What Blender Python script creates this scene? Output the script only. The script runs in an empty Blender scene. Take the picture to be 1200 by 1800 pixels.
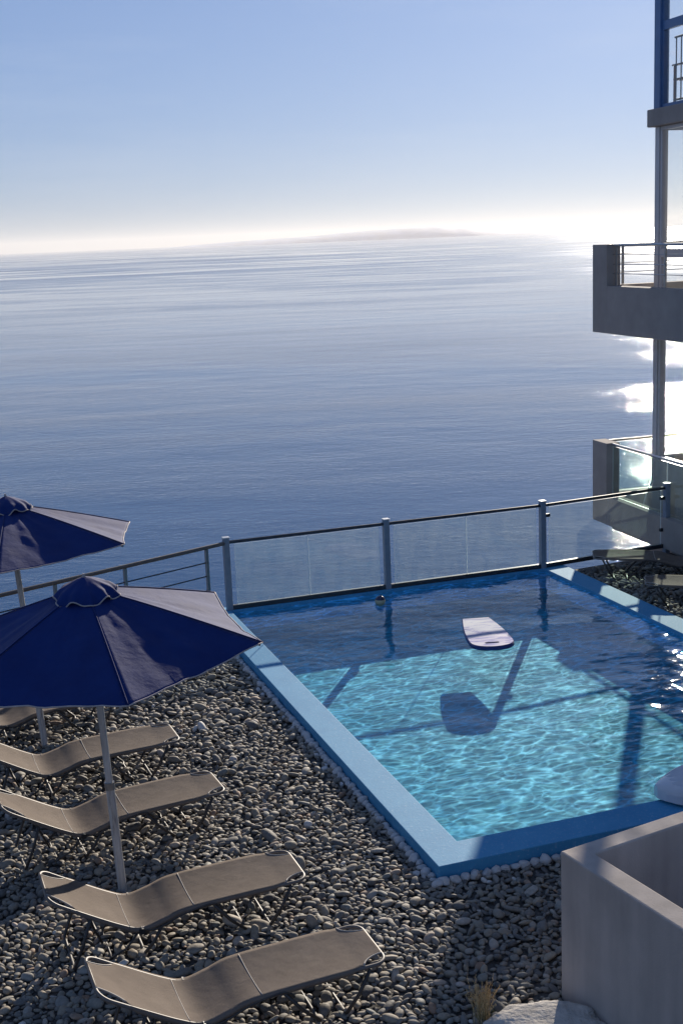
import bpy, bmesh, math, random
import numpy as np
from mathutils import Vector, Matrix, noise

R = math.radians
scene = bpy.context.scene
COL = scene.collection
random.seed(7)
rng = np.random.default_rng(11)

# ------------------------------------------------------------------ camera
cam_data = bpy.data.cameras.new("camera")
cam = bpy.data.objects.new("camera", cam_data)
COL.objects.link(cam)
cam_data.sensor_fit = 'VERTICAL'
cam_data.sensor_height = 36.0
cam_data.lens = 45.1
cam_data.clip_start = 0.1
cam_data.clip_end = 300000
TH, RO = 0.20991, -0.04166
c_, s_, cr_, sr_ = math.cos(TH), math.sin(TH), math.cos(RO), math.sin(RO)
right = Vector((cr_, sr_ * s_, sr_ * c_))
up = Vector((-sr_, cr_ * s_, cr_ * c_))
back = Vector((0, -c_, s_))
M = Matrix((right, up, back)).transposed().to_4x4()
M.translation = Vector((0, 0, 5.15))
cam.matrix_world = M
scene.camera = cam

# ------------------------------------------------------------------ light
SUN_AZ, SUN_EL = R(15.7), R(17.3)
world = bpy.data.worlds.new("World")
scene.world = world
world.use_nodes = True
wn = world.node_tree.nodes
wl = world.node_tree.links
bg = wn["Background"]
sky = wn.new("ShaderNodeTexSky")
sky.sky_type = 'NISHITA'
sky.sun_disc = False
sky.sun_elevation = SUN_EL
sky.sun_rotation = SUN_AZ
sky.altitude = 100
sky.air_density = 1.0
sky.dust_density = 0.3
sky.ozone_density = 3.0
gam = wn.new("ShaderNodeGamma"); gam.inputs[1].default_value = 0.5
wl.new(sky.outputs[0], gam.inputs[0])
tnt = wn.new("ShaderNodeMix"); tnt.data_type = 'RGBA'; tnt.blend_type = 'MULTIPLY'; tnt.inputs[0].default_value = 1.0
wl.new(gam.outputs[0], tnt.inputs[6]); tnt.inputs[7].default_value = (0.93, 1.22, 1.88, 1)
# faint high veil, streaked along the horizon
wtc = wn.new("ShaderNodeTexCoord")
wmp = wn.new("ShaderNodeMapping"); wmp.inputs["Scale"].default_value = (2.2, 2.2, 16); wmp.inputs["Rotation"].default_value = (R(4), R(3), 0)
wl.new(wtc.outputs["Generated"], wmp.inputs["Vector"])
wno = wn.new("ShaderNodeTexNoise"); wno.inputs["Scale"].default_value = 1.3; wno.inputs["Detail"].default_value = 7; wno.inputs["Roughness"].default_value = 0.62
wl.new(wmp.outputs[0], wno.inputs["Vector"])
wmr = wn.new("ShaderNodeMapRange"); wmr.inputs["From Min"].default_value = 0.45; wmr.inputs["From Max"].default_value = 0.75; wmr.inputs["To Max"].default_value = 0.13
wl.new(wno.outputs[0], wmr.inputs["Value"])
veil = wn.new("ShaderNodeMix"); veil.data_type = 'RGBA'
wl.new(wmr.outputs[0], veil.inputs[0]); wl.new(tnt.outputs[2], veil.inputs[6]); veil.inputs[7].default_value = (6.0, 6.4, 7.0, 1)
wl.new(veil.outputs[2], bg.inputs[0])
bg.inputs[1].default_value = 0.088

sun_data = bpy.data.lights.new("sun", 'SUN')
sun_data.energy = 5.0
sun_data.angle = R(0.53)
sun_data.color = (1.0, 0.90, 0.76)
sun = bpy.data.objects.new("sun", sun_data)
COL.objects.link(sun)
sdir = Vector((math.sin(SUN_AZ) * math.cos(SUN_EL), math.cos(SUN_AZ) * math.cos(SUN_EL), math.sin(SUN_EL)))
sun.rotation_euler = (-sdir).to_track_quat('-Z', 'Y').to_euler()
sun.location = (0, 0, 60)

scene.view_settings.view_transform = 'Standard'
scene.view_settings.look = 'None'
scene.view_settings.exposure = 0.5
scene.view_settings.gamma = 1.0
scene.render.engine = 'CYCLES'
scene.cycles.use_denoising = True
scene.cycles.max_bounces = 12
scene.cycles.transparent_max_bounces = 24
scene.cycles.transmission_bounces = 10
scene.cycles.sample_clamp_indirect = 6.0

# ------------------------------------------------------------------ helpers
def tag(o, label=None, cat=None, group=None, kind=None):
    if label: o["label"] = label
    if cat: o["category"] = cat
    if group: o["group"] = group
    if kind: o["kind"] = kind
    return o

def empty(name, loc=(0, 0, 0), rz=0.0):
    o = bpy.data.objects.new(name, None)
    COL.objects.link(o)
    o.location = loc
    o.rotation_euler = (0, 0, rz)
    o.empty_display_size = 0.2
    return o

def mesh_obj(name, verts, faces, mats, parent=None, smooth=False, fmat=None):
    me = bpy.data.meshes.new(name)
    me.from_pydata([tuple(v) for v in verts], [], faces)
    if not isinstance(mats, (list, tuple)): mats = [mats]
    for m in mats: me.materials.append(m)
    if fmat is not None:
        me.polygons.foreach_set("material_index", fmat)
    if smooth:
        me.polygons.foreach_set("use_smooth", [True] * len(me.polygons))
    me.update()
    o = bpy.data.objects.new(name, me)
    COL.objects.link(o)
    if parent: o.parent = parent
    return o

class MB:
    """collects shapes into one mesh"""
    def __init__(s): s.v = []; s.f = []; s.m = []
    def add(s, vs, fs, mi=0):
        b = len(s.v)
        s.v += [Vector(v) for v in vs]
        s.f += [tuple(b + i for i in f) for f in fs]
        s.m += [mi] * len(fs)
    def box(s, o, ax, ay, az, mi=0):
        """box from corner o with edge vectors"""
        o, ax, ay, az = Vector(o), Vector(ax), Vector(ay), Vector(az)
        vs = [o, o + ax, o + ax + ay, o + ay, o + az, o + ax + az, o + ax + ay + az, o + ay + az]
        fs = [(0, 3, 2, 1), (4, 5, 6, 7), (0, 1, 5, 4), (1, 2, 6, 5), (2, 3, 7, 6), (3, 0, 4, 7)]
        if ax.cross(ay).dot(az) < 0: fs = [tuple(reversed(f)) for f in fs]
        s.add(vs, fs, mi)
    def prism(s, poly, z0, z1, mi=0):
        n = len(poly)
        vs = [(p[0], p[1], z0) for p in poly] + [(p[0], p[1], z1) for p in poly]
        s.add(vs, [tuple(range(n - 1, -1, -1)), tuple(range(n, 2 * n))] + [(i, (i + 1) % n, n + (i + 1) % n, n + i) for i in range(n)], mi)
    def tube(s, pts, r, n=8, closed=False, caps=True, mi=0, up=(0, 0, 1)):
        pts = [Vector(p) for p in pts]
        N = len(pts)
        if not hasattr(r, '__len__'): r = [r] * N
        rings = []
        prev = None
        for i in range(N):
            if closed: t = pts[(i + 1) % N] - pts[i - 1]
            else: t = pts[min(i + 1, N - 1)] - pts[max(i - 1, 0)]
            t.normalize()
            if prev is None:
                a = Vector(up)
                if abs(a.dot(t)) > 0.95: a = Vector((1, 0, 0))
                prev = (a - t * a.dot(t)).normalized()
            else:
                prev = (prev - t * prev.dot(t)).normalized()
            b = t.cross(prev)
            rings.append([pts[i] + r[i] * (math.cos(2 * math.pi * k / n) * prev + math.sin(2 * math.pi * k / n) * b) for k in range(n)])
        vs = [p for ring in rings for p in ring]
        fs = []
        for i in range(N if closed else N - 1):
            j = (i + 1) % N
            for k in range(n):
                l = (k + 1) % n
                fs.append((i * n + k, i * n + l, j * n + l, j * n + k))
        if caps and not closed:
            fs.append(tuple(range(n - 1, -1, -1)))
            fs.append(tuple((N - 1) * n + k for k in range(n)))
        s.add(vs, fs, mi)
    def build(s, name, mats, parent=None, smooth=False, bevel=0.0, autosmooth=False):
        o = mesh_obj(name, s.v, s.f, mats, parent, smooth, s.m)
        if bevel > 0:
            b = o.modifiers.new("bevel", 'BEVEL'); b.width = bevel; b.segments = 2; b.limit_method = 'ANGLE'; b.angle_limit = R(40)
        return o

def curve_pts(pts, n=12):
    """catmull-rom through the points"""
    P = [Vector(p) for p in pts]
    out = []
    for i in range(len(P) - 1):
        p0 = P[max(i - 1, 0)]; p1 = P[i]; p2 = P[i + 1]; p3 = P[min(i + 2, len(P) - 1)]
        for k in range(n):
            t = k / n
            out.append(0.5 * ((2 * p1) + (-p0 + p2) * t + (2 * p0 - 5 * p1 + 4 * p2 - p3) * t * t + (-p0 + 3 * p1 - 3 * p2 + p3) * t ** 3))
    out.append(P[-1])
    return out

# ------------------------------------------------------------------ materials
def mat(name):
    m = bpy.data.materials.new(name)
    m.use_nodes = True
    nt = m.node_tree
    return m, nt.nodes, nt.links, nt.nodes["Principled BSDF"]

def noise_node(n, l, scale, detail=4, rough=0.55, vec=None, dist=0.0):
    t = n.new("ShaderNodeTexNoise")
    t.inputs["Scale"].default_value = scale
    t.inputs["Detail"].default_value = detail
    t.inputs["Roughness"].default_value = rough
    t.inputs["Distortion"].default_value = dist
    if vec is not None: l.new(vec, t.inputs["Vector"])
    return t

def ramp(n, l, fac, stops):
    r = n.new("ShaderNodeValToRGB")
    e = r.color_ramp.elements
    while len(e) < len(stops): e.new(0.5)
    for i, (p, c) in enumerate(stops):
        e[i].position = p
        e[i].color = (c[0], c[1], c[2], 1) if hasattr(c, '__len__') else (c, c, c, 1)
    l.new(fac, r.inputs[0])
    return r

def obj_coord(n, l, scale=None):
    tc = n.new("ShaderNodeTexCoord")
    if scale is None: return tc.outputs["Object"]
    mp = n.new("ShaderNodeMapping")
    mp.inputs["Scale"].default_value = scale
    l.new(tc.outputs["Object"], mp.inputs["Vector"])
    return mp.outputs[0]

def add_bump(n, l, p, height, dist, strength=1.0):
    b = n.new("ShaderNodeBump")
    b.inputs["Distance"].default_value = dist
    b.inputs["Strength"].default_value = strength
    l.new(height, b.inputs["Height"])
    l.new(b.outputs[0], p.inputs["Normal"])
    return b

def simple(name, col, rough=0.6, metal=0.0, var=0.12, scale=6, bump=0.0, bscale=60, spec=0.5, stretch=None):
    m, n, l, p = mat(name)
    v = obj_coord(n, l, stretch)
    t = noise_node(n, l, scale, 5, 0.6, v)
    c = Vector(col)
    r = ramp(n, l, t.outputs[0], [(0.3, c * (1 - var)), (0.7, c * (1 + var))])
    l.new(r.outputs[0], p.inputs["Base Color"])
    p.inputs["Roughness"].default_value = rough
    p.inputs["Metallic"].default_value = metal
    p.inputs["Specular IOR Level"].default_value = spec
    if bump > 0:
        t2 = noise_node(n, l, bscale, 4, 0.6, v)
        add_bump(n, l, p, t2.outputs[0], bump)
    return m

M_stucco = simple("grey_stucco", (0.345, 0.305, 0.28), 0.9, var=0.11, scale=2.5, bump=0.0015, bscale=90, spec=0.2)
M_stucco_dark = simple("grey_render", (0.225, 0.21, 0.215), 0.9, var=0.07, scale=1.2, bump=0.0015, bscale=70, spec=0.2)
M_planter = simple("warm_grey_planter_render", (0.47, 0.405, 0.36), 0.9, var=0.10, scale=1.8, bump=0.0018, bscale=80, spec=0.2)
M_slab = simple("building_floor", (0.34, 0.32, 0.30), 0.85, var=0.08, scale=2, spec=0.25)
M_frame_w = simple("window_frame_paint", (0.52, 0.50, 0.50), 0.4, var=0.05, scale=3)
M_frame_b = simple("blue_frame_paint", (0.07, 0.16, 0.34), 0.35, var=0.1, scale=4)
M_steel = simple("brushed_steel", (0.42, 0.41, 0.40), 0.32, 0.85, var=0.1, scale=12)
M_darksteel = simple("dark_rail_metal", (0.045, 0.05, 0.06), 0.38, 0.4, var=0.2, scale=8)
M_post = simple("grey_blue_post_paint", (0.20, 0.235, 0.29), 0.45, 0.0, var=0.12, scale=9, bump=0.0006, bscale=40)
M_cap = simple("pale_post_cap", (0.55, 0.56, 0.58), 0.4, 0.2, var=0.08, scale=12)
M_logo = simple("matt_dark_print", (0.03, 0.03, 0.06), 1.0, var=0.1, spec=0.0)
M_black = simple("black_clamp", (0.02, 0.02, 0.022), 0.4, var=0.1)
M_railpost = simple("rail_post_metal", (0.30, 0.30, 0.30), 0.35, 0.7, var=0.15, scale=14)
M_leg = simple("dark_brown_leg_tube", (0.045, 0.038, 0.034), 0.5, 0.0, var=0.15, scale=18)
M_tube = simple("taupe_tube", (0.13, 0.11, 0.098), 0.5, 0.0, var=0.12, scale=18)
M_piping = simple("lounger_piping", (0.36, 0.32, 0.28), 0.6, var=0.1, scale=20)
M_seam = simple("pale_seam", (0.55, 0.50, 0.44), 0.8, var=0.1, scale=30)
M_polewhite = None
M_wood = simple("reddish_wood", (0.22, 0.10, 0.055), 0.5, var=0.35, scale=10, stretch=(1, 1, 6))
M_whitepl = simple("white_moulded_plastic", (0.62, 0.64, 0.68), 0.35, var=0.05, scale=6)
M_cable = simple("white_cable", (0.7, 0.7, 0.68), 0.6, var=0.05)

# weathered white umbrella pole
m, n, l, p = mat("weathered_white_pole")
v = obj_coord(n, l, (18, 18, 2.2))
t = noise_node(n, l, 1.6, 6, 0.65, v)
r_ = ramp(n, l, t.outputs[0], [(0.28, (0.13, 0.11, 0.10)), (0.42, (0.42, 0.40, 0.38)), (0.7, (0.62, 0.60, 0.58))])
l.new(r_.outputs[0], p.inputs["Base Color"])
p.inputs["Roughness"].default_value = 0.4
p.inputs["Metallic"].default_value = 0.15
M_polewhite = m

# canopy cloth
def cloth(name, col, col2):
    m, n, l, p = mat(name)
    v = obj_coord(n, l)
    t = noise_node(n, l, 2.6, 6, 0.65, v)
    r_ = ramp(n, l, t.outputs[0], [(0.3, col), (0.75, col2)])
    l.new(r_.outputs[0], p.inputs["Base Color"])
    p.inputs["Roughness"].default_value = 0.80
    p.inputs["Specular IOR Level"].default_value = 0.28
    p.inputs["Sheen Weight"].default_value = 0.10
    p.inputs["Sheen Roughness"].default_value = 0.35
    p.inputs["Sheen Tint"].default_value = (1.0, 0.84, 0.68, 1)
    p.inputs["Specular Tint"].default_value = (1.0, 0.90, 0.78, 1)
    t2 = noise_node(n, l, 9, 5, 0.6, v)
    w = n.new("ShaderNodeTexNoise"); w.inputs["Scale"].default_value = 420; l.new(v, w.inputs["Vector"])
    ma = n.new("ShaderNodeMath"); ma.operation = 'MULTIPLY_ADD'; ma.inputs[1].default_value = 0.05
    l.new(w.outputs[0], ma.inputs[0]); l.new(t2.outputs[0], ma.inputs[2])
    add_bump(n, l, p, ma.outputs[0], 0.006)
    tr = n.new("ShaderNodeBsdfTranslucent"); l.new(r_.outputs[0], tr.inputs[0])
    mx = n.new("ShaderNodeMixShader"); mx.inputs[0].default_value = 0.12
    l.new(p.outputs[0], mx.inputs[1]); l.new(tr.outputs[0], mx.inputs[2])
    l.new(mx.outputs[0], n["Material Output"].inputs[0])
    return m
M_canopy = cloth("navy_canvas", (0.003, 0.020, 0.120), (0.006, 0.034, 0.175))
M_canopy_trim = simple("pale_canopy_piping", (0.42, 0.36, 0.34), 0.8, var=0.15, scale=20)

# lounger mesh fabric
m, n, l, p = mat("taupe_sling_fabric")
v = obj_coord(n, l)
t = noise_node(n, l, 4, 6, 0.65, v)
r_ = ramp(n, l, t.outputs[0], [(0.3, (0.150, 0.120, 0.098)), (0.72, (0.195, 0.158, 0.130))])
l.new(r_.outputs[0], p.inputs["Base Color"])
p.inputs["Roughness"].default_value = 0.85
p.inputs["Specular IOR Level"].default_value = 0.10
w = n.new("ShaderNodeTexWave"); w.inputs["Scale"].default_value = 90; w.bands_direction = 'Y'; l.new(v, w.inputs["Vector"])
t2 = noise_node(n, l, 7, 4, 0.6, v)
ma = n.new("ShaderNodeMath"); ma.operation = 'MULTIPLY_ADD'; ma.inputs[1].default_value = 0.06
l.new(w.outputs[0], ma.inputs[0]); l.new(t2.outputs[0], ma.inputs[2])
add_bump(n, l, p, ma.outputs[0], 0.006)
M_sling = m

# fresnel that treats both faces of a non-refracting sheet alike
def sheet_fresnel(n, l, ior):
    g = n.new("ShaderNodeNewGeometry")
    mr = n.new("ShaderNodeMapRange"); mr.inputs["To Min"].default_value = ior; mr.inputs["To Max"].default_value = 1 / ior
    l.new(g.outputs["Backfacing"], mr.inputs["Value"])
    fr = n.new("ShaderNodeFresnel"); l.new(mr.outputs[0], fr.inputs[0])
    return fr

# glass
def glass_mat(name, tint, dirt, dirtcol=(0.5, 0.55, 0.55), rough=0.0):
    m, n, l, p = mat(name)
    n.remove(p)
    out = n["Material Output"]
    tr = n.new("ShaderNodeBsdfTransparent"); tr.inputs[0].default_value = (*tint, 1)
    gl = n.new("ShaderNodeBsdfGlossy"); gl.inputs[0].default_value = (1, 1, 1, 1); gl.inputs["Roughness"].default_value = rough
    fr = sheet_fresnel(n, l, 1.40)
    mx = n.new("ShaderNodeMixShader")
    l.new(fr.outputs[0], mx.inputs[0]); l.new(tr.outputs[0], mx.inputs[1]); l.new(gl.outputs[0], mx.inputs[2])
    df = n.new("ShaderNodeBsdfTranslucent"); df.inputs[0].default_value = (*dirtcol, 1)
    d2 = n.new("ShaderNodeBsdfDiffuse"); d2.inputs[0].default_value = (*dirtcol, 1)
    m3 = n.new("ShaderNodeMixShader"); m3.inputs[0].default_value = 0.35
    l.new(df.outputs[0], m3.inputs[1]); l.new(d2.outputs[0], m3.inputs[2])
    v = obj_coord(n, l, (1, 1, 0.35))
    t = noise_node(n, l, 7, 6, 0.7, v)
    r_ = ramp(n, l, t.outputs[0], [(0.35, dirt * 0.5), (0.75, dirt * 1.6)])
    m2 = n.new("ShaderNodeMixShader")
    l.new(r_.outputs[0], m2.inputs[0]); l.new(mx.outputs[0], m2.inputs[1]); l.new(m3.outputs[0], m2.inputs[2])
    l.new(m2.outputs[0], out.inputs[0])
    return m
M_glass_fence = glass_mat("salt_dusted_fence_glass", (0.94, 0.965, 0.96), 0.045)
M_glass_edge = simple("glass_edge", (0.75, 0.82, 0.78), 0.2, var=0.05)
M_glass_win = glass_mat("window_glass", (0.985, 0.99, 0.99), 0.010)
M_glass_balc = glass_mat("balcony_glass", (0.90, 0.965, 0.95), 0.035)

# pool paint
m, n, l, p = mat("pool_coping_paint")
v = obj_coord(n, l)
t = noise_node(n, l, 3.0, 7, 0.7, v)
t3 = noise_node(n, l, 34, 5, 0.7, v)
r_ = ramp(n, l, t.outputs[0], [(0.3, (0.055, 0.26, 0.475)), (0.7, (0.085, 0.33, 0.55))])
r3 = ramp(n, l, t3.outputs[0], [(0.56, 0.0), (0.72, 0.6)])
mx = n.new("ShaderNodeMix"); mx.data_type = 'RGBA'
l.new(r3.outputs[0], mx.inputs[0]); l.new(r_.outputs[0], mx.inputs[6]); mx.inputs[7].default_value = (0.36, 0.54, 0.66, 1)
l.new(mx.outputs[2], p.inputs["Base Color"])
p.inputs["Roughness"].default_value = 0.7
p.inputs["Specular IOR Level"].default_value = 0.2
add_bump(n, l, p, t3.outputs[0], 0.002)
M_coping = m

m, n, l, p = mat("turquoise_pool_paint")
v = obj_coord(n, l)
t = noise_node(n, l, 1.5, 6, 0.65, v)
r_ = ramp(n, l, t.outputs[0], [(0.3, (0.002, 0.145, 0.235)), (0.7, (0.005, 0.182, 0.285))])
l.new(r_.outputs[0], p.inputs["Base Color"])
p.inputs["Roughness"].default_value = 0.8
p.inputs["Specular IOR Level"].default_value = 0.1
M_basin = m

m, n, l, p = mat("pool_water")
n.remove(p)
# clear rippled water: fresnel mirror over a transmitting surface with caustic light painted into its transmission colour
tcw = n.new("ShaderNodeTexCoord")
rot = n.new("ShaderNodeMapping"); rot.inputs["Rotation"].default_value = (0, 0, -R(18.766)); l.new(tcw.outputs["Object"], rot.inputs["Vector"])
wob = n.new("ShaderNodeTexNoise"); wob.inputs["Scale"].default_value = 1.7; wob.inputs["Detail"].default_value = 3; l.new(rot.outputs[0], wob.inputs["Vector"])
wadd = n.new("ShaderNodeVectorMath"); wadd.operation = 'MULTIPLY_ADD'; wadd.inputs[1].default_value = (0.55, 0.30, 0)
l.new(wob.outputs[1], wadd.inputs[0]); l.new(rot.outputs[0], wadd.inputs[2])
def caustic_net(scale, width, lo, hi):  # bright cell edges drawn as caustics, unrelated to the wave mesh
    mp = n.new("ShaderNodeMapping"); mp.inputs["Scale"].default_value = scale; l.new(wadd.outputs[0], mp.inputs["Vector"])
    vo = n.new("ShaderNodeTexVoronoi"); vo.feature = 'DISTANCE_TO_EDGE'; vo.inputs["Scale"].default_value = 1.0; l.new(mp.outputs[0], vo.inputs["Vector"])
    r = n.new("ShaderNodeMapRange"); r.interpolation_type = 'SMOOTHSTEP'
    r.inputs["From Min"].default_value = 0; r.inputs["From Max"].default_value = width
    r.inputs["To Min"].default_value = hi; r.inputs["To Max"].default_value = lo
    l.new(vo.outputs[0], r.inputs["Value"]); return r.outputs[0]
n1 = caustic_net((2.4, 6.4, 1), 0.15, 0.90, 1.5)
n2 = caustic_net((6.0, 12.5, 1), 0.18, 0.88, 1.5)
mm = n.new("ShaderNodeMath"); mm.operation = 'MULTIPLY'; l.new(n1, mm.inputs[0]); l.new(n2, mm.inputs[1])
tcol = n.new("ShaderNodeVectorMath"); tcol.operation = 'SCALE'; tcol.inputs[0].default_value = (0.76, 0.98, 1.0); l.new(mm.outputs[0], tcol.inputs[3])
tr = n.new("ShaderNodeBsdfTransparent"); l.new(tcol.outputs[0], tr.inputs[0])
gl = n.new("ShaderNodeBsdfGlossy"); gl.inputs["Roughness"].default_value = 0.02; gl.inputs[0].default_value = (1, 1, 1, 1)
fb = n.new("ShaderNodeMapping"); fb.inputs["Scale"].default_value = (5, 11, 1); l.new(rot.outputs[0], fb.inputs["Vector"])
fn = n.new("ShaderNodeTexNoise"); fn.inputs["Scale"].default_value = 1.0; fn.inputs["Detail"].default_value = 3; l.new(fb.outputs[0], fn.inputs["Vector"])
bp = n.new("ShaderNodeBump"); bp.inputs["Distance"].default_value = 0.0035; l.new(fn.outputs[0], bp.inputs["Height"]); l.new(bp.outputs[0], gl.inputs["Normal"])
fr = sheet_fresnel(n, l, 1.333)
mx = n.new("ShaderNodeMixShader"); l.new(fr.outputs[0], mx.inputs[0]); l.new(tr.outputs[0], mx.inputs[1]); l.new(gl.outputs[0], mx.inputs[2])
l.new(mx.outputs[0], n["Material Output"].inputs[0])
M_poolwater = m

# sea
m, n, l, p = mat("open_sea_water")
tc = n.new("ShaderNodeTexCoord")
def mapped(scale, rot=0.0):
    mp = n.new("ShaderNodeMapping"); mp.inputs["Scale"].default_value = scale; mp.inputs["Rotation"].default_value = (0, 0, rot)
    l.new(tc.outputs["Object"], mp.inputs["Vector"]); return mp.outputs[0]
wv1 = noise_node(n, l, 1.0, 4, 0.6, mapped((0.34, 0.50, 0.2), R(-18)))        # wind waves, a few metres
wv2 = noise_node(n, l, 1.0, 4, 0.6, mapped((1.2, 1.6, 1), R(25)))             # ripples
wv3 = noise_node(n, l, 1.0, 3, 0.55, mapped((0.022, 0.04, 0.02), R(14)))     # long swell
slick = noise_node(n, l, 1.0, 6, 0.62, mapped((0.0004, 0.0018, 1), R(-12)), 1.6)      # slicks and wind streaks
slick2 = noise_node(n, l, 1.0, 5, 0.6, mapped((0.0014, 0.0055, 1), R(12)), 1.8)
sa = n.new("ShaderNodeMath"); sa.operation = 'ADD'
l.new(slick.outputs[0], sa.inputs[0]); l.new(slick2.outputs[0], sa.inputs[1])
sm = ramp(n, l, sa.outputs[0], [(0.40, 0.0), (0.60, 1.0)])
hf = n.new("ShaderNodeMath"); hf.operation = 'MULTIPLY'; hf.inputs[1].default_value = 0.5
l.new(sa.outputs[0], hf.inputs[0]); l.new(hf.outputs[0], sm.inputs[0])
def mul(a, k):
    x = n.new("ShaderNodeMath"); x.operation = 'MULTIPLY'; l.new(a, x.inputs[0])
    if isinstance(k, float): x.inputs[1].default_value = k
    else: l.new(k, x.inputs[1])
    return x.outputs[0]
def addn(a, b):
    x = n.new("ShaderNodeMath"); x.operation = 'ADD'; l.new(a, x.inputs[0]); l.new(b, x.inputs[1]); return x.outputs[0]
rip = n.new("ShaderNodeMapRange"); rip.inputs["To Min"].default_value = 0.2; rip.inputs["To Max"].default_value = 1.0
l.new(sm.outputs[0], rip.inputs["Value"])
hsum = addn(mul(addn(mul(wv1.outputs[0], 0.55), mul(wv2.outputs[0], 0.20)), rip.outputs[0]), mul(wv3.outputs[0], 1.1))
add_bump(n, l, p, hsum, 0.33, 1.0)
p.inputs["Base Color"].default_value = (0.007, 0.052, 0.140, 1)
p.inputs["Specular Tint"].default_value = (0.62, 0.84, 1.0, 1)
p.inputs["IOR"].default_value = 1.333
rr = n.new("ShaderNodeMapRange"); rr.inputs["To Min"].default_value = 0.008; rr.inputs["To Max"].default_value = 0.075
l.new(sm.outputs[0], rr.inputs["Value"])
# waves too small to resolve roughen the surface with the distance offshore
sxy = n.new("ShaderNodeSeparateXYZ"); l.new(tc.outputs["Object"], sxy.inputs[0])
far = n.new("ShaderNodeMapRange"); far.inputs["From Min"].default_value = 500; far.inputs["From Max"].default_value = 3500; far.inputs["To Min"].default_value = 1.0; far.inputs["To Max"].default_value = 3.0
l.new(sxy.outputs[1], far.inputs["Value"])
l.new(mul(rr.outputs[0], far.outputs[0]), p.inputs["Roughness"])
M_sea = m

# pebbles, coloured stone by stone through an attribute
def stone_mat(name, stops, rough=0.72, bscale=35):
    m, n, l, p = mat(name)
    at = n.new("ShaderNodeAttribute"); at.attribute_name = "tone"
    r_ = ramp(n, l, at.outputs["Fac"], stops)
    v = obj_coord(n, l)
    t = noise_node(n, l, bscale, 5, 0.65, v)
    r2 = ramp(n, l, t.outputs[0], [(0.3, 0.78), (0.7, 1.18)])
    mx = n.new("ShaderNodeMix"); mx.data_type = 'RGBA'; mx.blend_type = 'MULTIPLY'; mx.inputs[0].default_value = 1.0
    l.new(r_.outputs[0], mx.inputs[6]); l.new(r2.outputs[0], mx.inputs[7])
    l.new(mx.outputs[2], p.inputs["Base Color"])
    p.inputs["Roughness"].default_value = rough
    p.inputs["Specular IOR Level"].default_value = 0.4
    add_bump(n, l, p, t.outputs[0], 0.003)
    return m
M_pebble = stone_mat("sea_pebble_stone", [(0.0, (0.105, 0.100, 0.095)), (0.25, (0.19, 0.175, 0.155)), (0.5, (0.25, 0.22, 0.18)), (0.72, (0.31, 0.26, 0.195)), (0.86, (0.19, 0.195, 0.18)), (0.94, (0.42, 0.37, 0.31)), (0.985, (0.28, 0.18, 0.12)), (1.0, (0.60, 0.58, 0.54))])
M_gravelbed = simple("gravel_bed", (0.075, 0.07, 0.065), 0.9, var=0.4, scale=30, bump=0.02, bscale=22)
M_whitestone = simple("white_border_stone", (0.60, 0.59, 0.58), 0.8, var=0.12, scale=14, bump=0.004, bscale=40)
M_rock = simple("pale_limestone", (0.50, 0.46, 0.41), 0.9, var=0.25, scale=9, bump=0.02, bscale=28)
M_cliff = simple("cliff_rock", (0.20, 0.17, 0.14), 0.9, var=0.35, scale=0.3, bump=0.3, bscale=1.5)
M_isl = simple("haze_tinted_scrub", (0.34, 0.42, 0.58), 0.9, var=0.25, scale=0.002)  # pale blue base colour has the distance haze painted in
M_straw = simple("dry_straw", (0.62, 0.44, 0.22), 0.8, var=0.25, scale=30)
M_green = simple("green_blade", (0.10, 0.13, 0.04), 0.7, var=0.25, scale=30)

# ------------------------------------------------------------------ plan frames
PA = R(18.766)
U = Vector((-math.sin(PA), math.cos(PA), 0)); V = Vector((math.cos(PA), math.sin(PA), 0))
P0 = Vector((0.854, 9.986, 0))
PL, PW_ = 7.61, 4.88
def PP(s, t, z=0.0): return P0 + U * s + V * t + Vector((0, 0, z))
ZC, ZW = 0.15, 0.105          # coping top, water level
FL = PP(PL, 0); FR = PP(PL, PW_)
FE = Vector((5.14, 19.72, 0))

# ------------------------------------------------------------------ sea, island, cliff
sea = mesh_obj("sea", [(-58000, -2000, -62), (58000, -2000, -62), (58000, 59000, -62), (-58000, 59000, -62)], [(0, 1, 2, 3)], M_sea)
tag(sea, kind="structure")

def island():
    # ridge line seen from the terrace: bearing (metres across at 21 km), height
    prof = [(-2700, 0), (-2250, 30), (-1600, 58), (-950, 80), (-350, 95), (150, 125), (700, 150), (1250, 165), (1700, 158), (1950, 120), (2120, 128), (2350, 70), (2700, 38), (3500, 22), (4300, 10), (4700, 0)]
    xs = np.linspace(-2700, 4700, 200)
    hz = np.interp(xs, [p[0] for p in prof], [p[1] for p in prof])
    ys = np.linspace(-900, 900, 26)
    vs = []
    for i, x in enumerate(xs):
        for j, y in enumerate(ys):
            k = max(0.0, 1 - (y / 900) ** 2) ** 0.8
            nz = noise.fractal(Vector((x / 500, y / 500, 3)), 1.0, 2.0, 4) * 9
            vs.append((x * 1.62, 34000 + y * 1.6, -62.5 + (hz[i] + nz * (hz[i] / 165)) * k * 1.62))
    fs = [(i * 26 + j, (i + 1) * 26 + j, (i + 1) * 26 + j + 1, i * 26 + j + 1) for i in range(199) for j in range(25)]
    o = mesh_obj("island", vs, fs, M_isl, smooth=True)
    tag(o, kind="structure")
island()

RAILDIR = Vector((-2.37, -2.11, 0)).normalized()
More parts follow.
